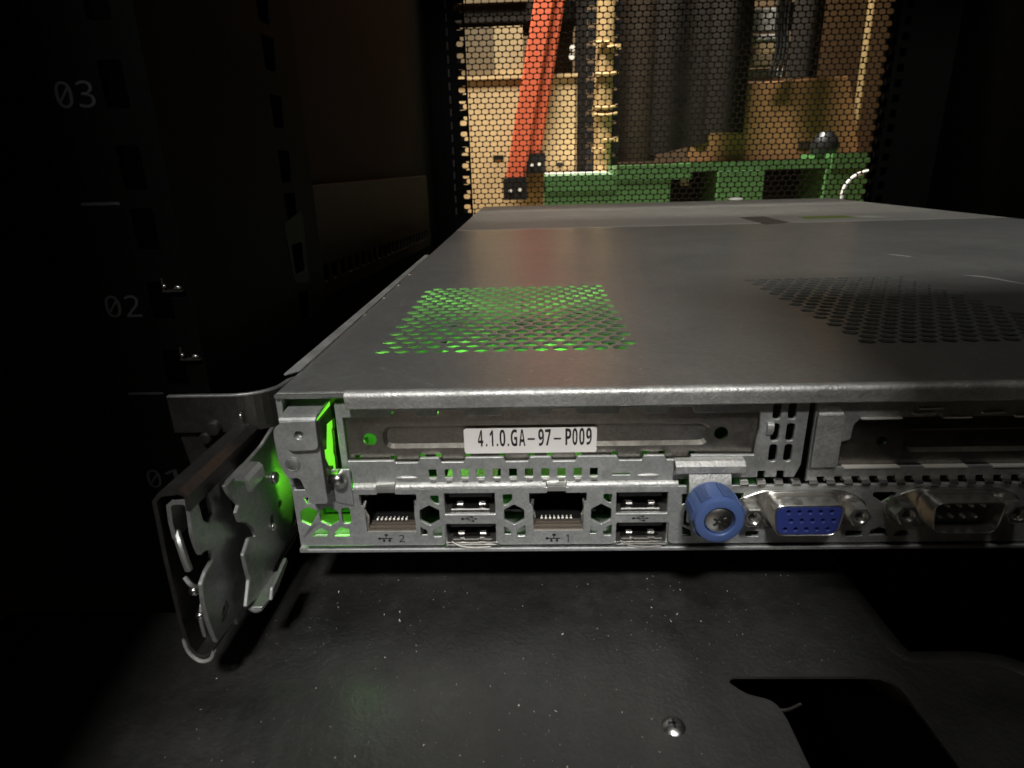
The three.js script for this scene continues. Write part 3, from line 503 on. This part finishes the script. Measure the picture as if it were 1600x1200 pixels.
// USB sockets
function usb(x, y, lower) {
  const p = part('usb_port', [box(x - 0.3, x + 12.7, y - 0.35, y - 0.02, -14, -0.8), box(x - 0.3, x + 12.7, y + 5.6, y + 5.9, -14, -0.95), box(x - 0.3, x, y, y + 5.6, -14, -0.95), box(x + 12.4, x + 12.7, y, y + 5.6, -14, -0.95)], M.nickel, srv);
  part('tongue', [box(x + 0.9, x + 11.5, y + 3.4, y + 4.9, -12, -2.4), box(x, x + 12.4, y, y + 5.6, -14, -13)], M.plastic, p);
  for (const dx of [3.5, 9]) {
    part('spring', smooth(barX(roundPoly([[-5, y + 1.0], [-3.2, y + 1.9], [-2.4, y + 1.5], [-2.3, y + 1.1], [-3.2, y + 1.4], [-5, y + 0.6]], 0.2), x + dx - 0.75, x + dx + 0.75)), M.nickel, p);
    part('spring', box(x + dx - 0.6, x + dx + 0.6, y + 4.9, y + 5.3, -6, -2.6), M.nickel, p);
  }
  part('sill', [box(x + 1.4, x + 10.8, y + 0.35, y + 0.75, -3.6, -1.4), smooth(barX([[-1.4, y - 0.1], [-0.1, y - 0.1], [0.1, y - 0.25], [0.1, y - 0.45], [-1.4, y - 0.4]], x + 0.1, x + 12.3))], M.screw, p);
  if (lower) part('lower_flap', [smooth(tube([[x + 1.2, y + 0.2, -0.6], [x + 3.5, y - 0.5, 0.4], [x + 7, y - 0.75, 0.7], [x + 11, y - 0.6, 0.6]], 0.32, 6)), box(x + 1.6, x + 3.4, y + 0.7, y + 1.2, -1.4, -0.5), box(x + 4.4, x + 8, y + 0.7, y + 1.2, -1.4, -0.5), box(x + 9.6, x + 11.4, y + 0.7, y + 1.2, -1.4, -0.5)], M.nickel, p);
}
for (const [x, y] of USB) usb(x, y);
usb(37.4, -40.9, true); usb(79.7, -41, true);
// blue thumbscrew on its bent bracket
{
  const b = part('thumbscrew_bracket', [
    smooth(barX(sheetStrip([[-1.2, -18.9], [0.3, -19], [1.1, -19.6], [1.2, -20.6], [0.4, -21.2], [-0.6, -21.4]], 0.7), 92.8, 109), 0.5),
    smooth(barX(sheetStrip([[0.2, -20.6], [0.9, -22], [1.6, -23.4], [2.0, -24.6], [2.1, -26], [2.1, -33.5]], 0.8), 96, 105.8), 0.5)], M.lip, srv);
  const cx = 100.9, cy = -28.0, k = part('thumbscrew', [smooth(lathe([[0, 3], [5.3, 3], [5.75, 3.4], [5.75, 10.4], [5.4, 11.2], [5.0, 11.4], [3.6, 11.4], [3.45, 11.2], [3.4, 10.2], [0, 10.2]], 64), 0.5).rotateX(Math.PI / 2).translate(cx, cy, 0)], M.blue, srv);
  const rg = []; for (const a0 of [0.25, 1.1, 1.95, 2.8, 3.65, 4.5, 5.35]) for (let i = 0; i < 5; i++) { const a = a0 + i * 0.085; rg.push(box(-0.18, 0.18, -0.12, 0.36, 4.4, 10.3).translate(0, 5.72, 0).rotateZ(a - Math.PI / 2).translate(cx, cy, 0)); }
  part('grip_rib', rg, M.blue, k);
  const s = part('screw_head', [smooth(lathe([[0, 10.6], [0.9, 10.65], [1.0, 11.5], [2.4, 11.35], [3.15, 10.9], [3.3, 10.3]], 40), 0.5).rotateX(Math.PI / 2).translate(cx, cy, 0)], M.screw, k);
  part('star_recess', [...Array(6).keys()].map((i) => box(-0.26, 0.26, 0.5, 1.7, 11.1, 11.56).rotateZ(i * Math.PI / 3).translate(cx, cy, 0)), M.railDark, s);
}
// D connectors
function dShape(cx, cy, wt, wb, h, r) { return roundPoly([[cx - wt / 2, cy + h / 2], [cx - wb / 2, cy - h / 2], [cx + wb / 2, cy - h / 2], [cx + wt / 2, cy + h / 2]], r); }
function dConn(name, cx, cy, female, jx) {
  const o = part(name, [smooth(plateXY(dShape(cx, cy, 16.6, 14.6, 8.4, 2.4), [dShape(cx, cy, 15.6, 13.7, 7.5, 2.0)], 5.9, 5.9, 0.12), 0.6),
    plateXY(roundPoly([[cx - 15.3, cy + 2.6], [cx - 9, cy + 5.2], [cx + 9, cy + 5.2], [cx + 15.3, cy + 2.6], [cx + 15.3, cy - 3.4], [cx + 9, cy - 5.4], [cx - 9, cy - 5.4], [cx - 15.3, cy - 3.4]], 2), null, 0.55, 0.5, 0.15),
    smooth(plateXY(dShape(cx, cy, 18.4, 16.4, 10, 3), [dShape(cx, cy, 16.4, 14.4, 8.2, 2.4)], 1.1, 0.6, 0.15), 0.6)], M.nickel, srv);
  if (female) {
    const pins = []; [[-2.3, 5], [0, 5], [2.3, 5]].forEach(([dy, n], r) => { for (let i = 0; i < n; i++) pins.push([cx + (i - 2) * 2.45 + (r === 1 ? 0.9 : r === 2 ? 0.1 : -0.2), cy + dy]); });
    const s = part('socket_face', plateXY(dShape(cx, cy, 15.5, 13.6, 7.4, 2), pins.map(([x, y]) => circ(x, y, 0.48, 10)), 5.75, 4.6, 0.15), M.vga, o);
    part('socket_floor', plateXY(dShape(cx, cy, 15, 13, 7, 2), null, 2.2, 1), M.ink, s);
  } else {
    const s = part('socket_floor', plateXY(dShape(cx, cy, 15.5, 13.6, 7.4, 2), null, 1.6, 1), M.ink, o);
    [[1.45, 5], [-1.4, 4]].forEach(([dy, n]) => { for (let i = 0; i < n; i++) part('pin', smooth(cylZ(cx + (i - (n - 1) / 2) * 2.75, cy + dy, 1.5, 2.9, 0.45, 10, 0.32)), M.glint, s); });
  }
  for (const x of jx) {
    const j = part('jackscrew', [smooth(plateXY(circ(x, cy + 0.3, 2.75, 6), [circ(x, cy + 0.3, 1.35, 20)], 5, 4.5, 0.3), 0.5), cylZ(x, cy + 0.3, 0.4, 1.1, 3.2)], M.nickel, o);
    part('thread', [smooth(new THREE.TorusGeometry(1.3, 0.22, 8, 20).translate(x, cy + 0.3, 4.0)), smooth(new THREE.TorusGeometry(1.3, 0.22, 8, 20).translate(x, cy + 0.3, 3.3)), cylZ(x, cy + 0.3, 0.6, 1.6, 1.4)], M.screw, j);
  }
}
dConn('video_port', 123.2, -31.5, true, [110.9, 135.5]);
dConn('serial_port', 159.4, -31.2, false, [146.3, 171.4]);
// mounting bracket with its raised tab at the left corner
{
  const b = part('mounting_bracket', plateXY(roundPoly([[-0.2, -6.4, 2.4], [9.9, -5.6, 0.2], [10.2, -12, 0.2], [10.2, -26.8, 0.5], [6.2, -26.8, 0.5], [4.3, -19.6, 1.6], [1.5, -20.2, 2.6], [-0.1, -15.5, 2]], 0.5), null, 4, 1.1, 0.06), M.galv, srv);
  part('raised_tab', [plateXY(roundPoly([[2.2, -5.0, 0], [10.4, -4.8, 0], [10.2, -12, 1.2], [3.4, -12.3, 1.6], [2.3, -9.6, 1.2]], 0.5), [circ(6.2, -8.3, 1.05)], 5.2, 1.15, 0.06),
    smooth(barX(sheetStrip([[5.0, -5.4], [5.05, -4.7], [4.5, -4.2], [3.6, -4.0], [-9, -3.2]], 0.8), 2.1, 10.4), 0.5)], M.galv, b);
  part('tab_side', plateYZ([[4.0, -5.4], [4.0, -24], [-8.6, -24], [-8.6, -5.5]], [[[-0.6, -8.1], [-6.4, -8.8], [-5.6, -11.2], [-4.8, -11.4], [-4.6, -14.5], [-3.9, -17], [-4.4, -18.6], [-3.9, -22.4], [0.6, -21.6], [1.9, -17.6], [3.3, -15], [3.2, -13], [1.8, -13.4]]], 10.9, 0.6), M.railDark, b);
  part('tab_nut', smooth(cylZ(6.3, -8.6, 4.0, 4.3, 0.7, 16)), M.screw, b);
  part('rivet', [smooth(lathe([[0, 4.25], [1.3, 4.2], [1.75, 3.95]], 24)).rotateX(Math.PI / 2).translate(3.2, -16.2, 0), smooth(new THREE.TorusGeometry(1.75, 0.16, 8, 28).translate(3.2, -16.2, 4.0))], M.rail, b);
  const s = part('bolt', [smooth(lathe([[0, 3.6], [0.9, 3.5], [1.6, 2.9], [1.9, 2.0], [1.9, 0]], 28)).rotateX(Math.PI / 2).translate(12.7, -21.4, 0), smooth(cylZ(12.5, -22.4, 0, 1.2, 2.2, 20, 1.9))], M.screw, srv);
  part('back_plate', plateXY(roundPoly([[10.8, -19.5], [15.2, -19.5], [15.2, -29.4], [10.9, -28.4]], 0.4), null, 0.5, 0.5, 0.1), M.galv, srv);
}
// inside: boards, parts, partition, green indicator
{
  const pcb = part('circuit_board', [box(2, W - 3, -38.6, -37.2, -D + 40, -15)], M.pcb, srv);
  const g = []; for (let i = 0; i < 26; i++) { const x = 8 + rnd() * 76, z = -22 - rnd() * 240, w = 2 + rnd() * 8, d = 2 + rnd() * 10, h = 1 + rnd() * 5; g.push(box(x, x + w, -37.2, -37.2 + h, z - d, z)); }
  part('board_parts', g, M.chip, pcb, { kind: 'stuff' });
  const c = []; for (let i = 0; i < 12; i++) { const x = 8 + rnd() * 80, z = -22 - rnd() * 220; c.push(cylY(x, -37.2, -37.2 + 4 + rnd() * 5, z, 1.5 + rnd() * 2, 12)); }
  part('capacitors', c, M.greyLight, pcb, { kind: 'stuff' });
  part('riser_card', [box(20, 94, -30, -28.6, -150, -24)], M.pcb, srv);
  part('partition', [box(96, 96.8, -41.6, -3, -320, -5), box(1.2, 96, -41.6, -2, -322, -321)], M.railDark, srv);
  part('drive_bay', box(121, W - 2, -30, -28, -300, -3.5), M.ink, srv);
  // the lit status light guide by the left corner
  part('light_guide', [plateYZ([[2.6, -5.0], [2.6, -23.4], [-8, -23.4], [-8, -4.9]], [roundPoly([[-2, -15.6], [-3.6, -15.2], [-3.2, -19], [-1.8, -19.4]], 0.4), [[-3.6, -8.6], [-6.2, -9], [-5, -11.8]]], 9.6, 0.7)], M.glow, srv);
  part('added_gap_blocker', plateXY(rect(0.7, 10.7, -25.4, -19.4), [[[2.6, -21.6], [4.8, -21.2], [5.2, -22.8], [3.2, -23]], [[4.6, -24.8], [5.6, -23.4], [6.4, -24.9]]], -0.9, 0.6), M.railDark, srv);  // plate added to block green light leaking past the bracket
  part('added_guide_blocker', [plateYZ([[3, -4.9], [3, -24], [-8.6, -24], [-8.6, -4.9]], null, 8.6, 0.6), box(8, 10.6, -24.4, -23.6, -8.6, 3)], M.railDark, srv);  // plates added to stop the guide lighting the rail side
  part('added_corner_blocker', [plateXY([[1.2, -20], [9.8, -20], [9.8, -28], [15, -28], [15, -1.2], [1.2, -1.2]], null, -9, 0.6), box(1.2, 2, -20, -1.2, -9, -2.5)], M.railDark, srv);  // dark plates added to block green light behind the bracket
  part('corner_board', [box(1.6, 15.5, -41, -19, -17, -15.8), box(3, 7, -30, -25, -15.8, -13), box(9, 14, -37, -33, -15.8, -12)], M.pcb, srv);
  for (const [x, y, z, p] of [[10.1, -13, -1, 0.00002], [7.5, -29, -11.5, 0.00034], [25, -20, -70, 0.0015], [72, -20, -70, 0.0015], [25, -20, -120, 0.0018], [72, -20, -120, 0.0018], [20, -8, -180, 0.0019], [72, -8, -180, 0.0019], [22, -8, -240, 0.0019], [72, -8, -240, 0.0019], [24, -8, -295, 0.0018], [74, -8, -295, 0.0018]]) {
    const l = new THREE.PointLight(z < -50 ? lin(0.3, 1, 0.12) : lin(...GREEN), p); l.position.set(x * K, y * K, z * K); l.shadow.radius = 0.08; l.castShadow = true; l.name = 'status_led_light'; scene.add(l);
  }
}

// ------------------------------------------------------------------ slide rail at the left of the server
{
  const r = thing('slide_rail', 'worn steel slide rail sticking out at the left of the server', 'rail', [-9, -48, 10]);
  // outer channel with a rolled trough below
  const prof = [[-7.0, -13.2], [-6.8, -9.8], [-8.6, -8.7], [-12.6, -9.2], [-14.2, -11], [-14.8, -24], [-15, -40], [-14.6, -46], [-13.4, -48.2], [-11.6, -49], [-9.6, -48.2], [-8.6, -46.4]];
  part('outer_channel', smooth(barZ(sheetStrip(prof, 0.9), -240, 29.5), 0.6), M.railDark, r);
  part('highlight_rim', smooth(tube([[-14.9, -44, 29.4], [-14.4, -47, 29.6], [-13, -48.9, 29.8], [-11.4, -49.5, 29.9], [-9.8, -48.9, 29.8], [-8.7, -46.8, 29.6]], 0.42, 8)), M.lip, r);  // paler tube added for the highlight on the trough end
  part('channel_floor', [box(-8.4, -7.6, -47.5, -44.8, -200, 21)], M.rail, r);
  // inner carrier: plate with notches, folded over at the top
  const car = [[28.9, -12.2], [29.2, -14.7], [29.7, -18.4], [29.5, -21.2], [28.8, -23.8], [26.3, -24.1], [25, -25.4], [25.2, -27.3], [28, -27.9], [30.6, -29.3], [31.3, -33.8], [31.2, -37.9], [30.6, -41.7], [30, -44.6], [20, -45.6], [-10, -45.6], [-10, -11.4], [19.4, -11.4]];
  const slot = roundPoly([[25.6, -11.0], [25.4, -17.4], [24, -19.2], [22.2, -18.4], [21.6, -11.0]], 0.8), car2 = car.slice(0, -1).concat([[19.4, -11.4], [21.5, -11.8], [22, -18.2], [23.8, -19.4], [25.5, -17.6], [25.8, -11.9]]);
  part('carrier', [plateYZ(roundPoly(car2, 0.5), [roundPoly([[27.6, -42], [24.6, -42.4], [22.7, -41.2], [23.5, -38.4], [25.6, -39]], 0.6), roundPoly(rect(6, 14, -24, -17), 2)], -7.4, 1.0, 0.2),
    smooth(barZ(sheetStrip([[-7.5, -13.2], [-7.7, -12.2], [-8.6, -11.4], [-11, -11.4], [-12.2, -12.4], [-12.6, -16], [-12.6, -20]], 0.9), 4, 28.6), 0.6)], M.rail, r);
  part('latch_spring', [smooth(tube([[-12.2, -19, 27.5], [-11, -21, 29], [-10.4, -24, 29.5], [-10.6, -27, 28.8]], 0.8, 8)), smooth(tube([[-12.4, -29.6, 28], [-11, -31, 28.6], [-10.4, -32, 28]], 0.5, 8)), plateYZ(roundPoly([[27, -37], [28.6, -40], [28.4, -45], [22, -45.5], [22, -36]], 1), null, -10.6, 0.8, 0.15)], M.rail, r);
  part('ball', [smooth(new THREE.SphereGeometry(1.1, 16, 12).translate(-11.4, -33.3, 27.4)), smooth(new THREE.SphereGeometry(1.0, 16, 12).translate(-11.2, -39.4, 27.6))], M.screw, r);
  // inner member fixed to the chassis, with hook and foot
  const mem = [[21.0, -12.4], [20.3, -14.6], [17.2, -19.2], [18.8, -20.1], [18.1, -22.9], [15.6, -24.6], [13.5, -27.3], [12.6, -30], [15.6, -28.4], [19.3, -30.4], [19.2, -34.2], [18.9, -37], [19.8, -38.3], [22.3, -41.8], [15.4, -44], [10, -43.6], [3.2, -41.8], [-4, -41], [-8, -39.4], [-60, -39.4], [-60, -8], [-8, -10], [2, -12]];
  const m = part('inner_member', [plateYZ(roundPoly(mem, 0.35), [circ(-1.5, -30, 1.0, 14), roundPoly([[3, -29.4], [5.4, -29.8], [5.2, -32.6], [3.2, -33]], 0.6)], -4, 1.0, 0.2),
    smooth(barZ(sheetStrip([[-1.0, -16], [-1.2, -13.6], [-2, -12.7], [-4.6, -12.7], [-6.2, -13.4], [-6.8, -15], [-6.5, -17]], 0.8), 9.4, 17), 0.6)], M.rail, r);
  part('foot', [plateXZ(roundPoly([[-5.0, -20.4], [-1.6, -20.6], [-1.2, -17.6], [-1.8, -6.8], [-4.6, -8]], 0.6), null, -43.2, 0.9, 0.15), smooth(tube([[-4.6, -43.6, 20.3], [-3.2, -44, 20.7], [-1.8, -43.7, 20.4]], 0.5, 8)),
    plateYZ(roundPoly([[18, -43.6], [16.4, -41.2], [7.4, -39.4], [6.8, -40.9], [14.6, -43.4]], 0.4), null, -0.4, 0.9, 0.2)], M.rail, m);
  part('rivet', [smooth(new THREE.SphereGeometry(1.5, 16, 12).scale(0.6, 1, 1).translate(-3.6, -22, -0.4)), smooth(new THREE.SphereGeometry(1.0, 16, 12).scale(0.6, 1, 1).translate(-3.6, -32.6, 4.6))], M.screw, m);
  // mounting flange, curving from the post into the rack
  const arc = [[-27, -3.2], [-13, -3.2]]; for (let i = 1; i <= 7; i++) { const a = i / 7 * 1.25; arc.push([-12.5 + 10 * Math.sin(a), -3.2 - 8 * (1 - Math.cos(a))]); } arc.push([-1.6, -20], [-1.2, -60], [-1.0, -240]);
  const strip = sheetStrip(arc, 1.2).map(([x, z]) => [x, -z]).reverse();
  part('rear_flange', [plateXZ(strip, null, -1.4, 9), plateXY(roundPoly([[-27, -10.2], [-8, -10.2], [-13, -22], [-25.5, -22]], 1.2), null, -3.4, 1.2, 0.2)], M.railDark, r);
  part('side_ledge', plateXZ(roundPoly([[-2.6, 12], [0.5, 16], [0.8, 230], [-1.8, 230]], 0.8), null, 0.75, 0.6, 0.12), M.galv, r);
  part('ledge_wall', box(-2.4, -1.8, -16, 0.1, -228, -16), M.railDark, r);
  part('flange_rim', smooth(plateXZ(strip, null, -0.9, 0.6, 0.12)), M.rail, r);
  const bs = part('flange_screw', [smooth(lathe([[0, 2.6], [1.6, 2.4], [2.1, 1.6], [2.1, 0]], 24)).rotateX(Math.PI / 2).translate(-17, -9.2, -3.2), smooth(lathe([[0, 2], [1.2, 1.8], [1.6, 1.2], [1.6, 0]], 24)).rotateX(Math.PI / 2).translate(-19.6, -12, -3.2)], M.railDark, r);
  part('guide_pin', [smooth(new THREE.SphereGeometry(0.6, 12, 8).translate(-12.2, -13.4, 3)), smooth(new THREE.SphereGeometry(0.8, 12, 8).scale(0.7, 1, 1).translate(-9.4, -5.8, -1))], M.screw, r);
}
renderer.render(scene, camera);
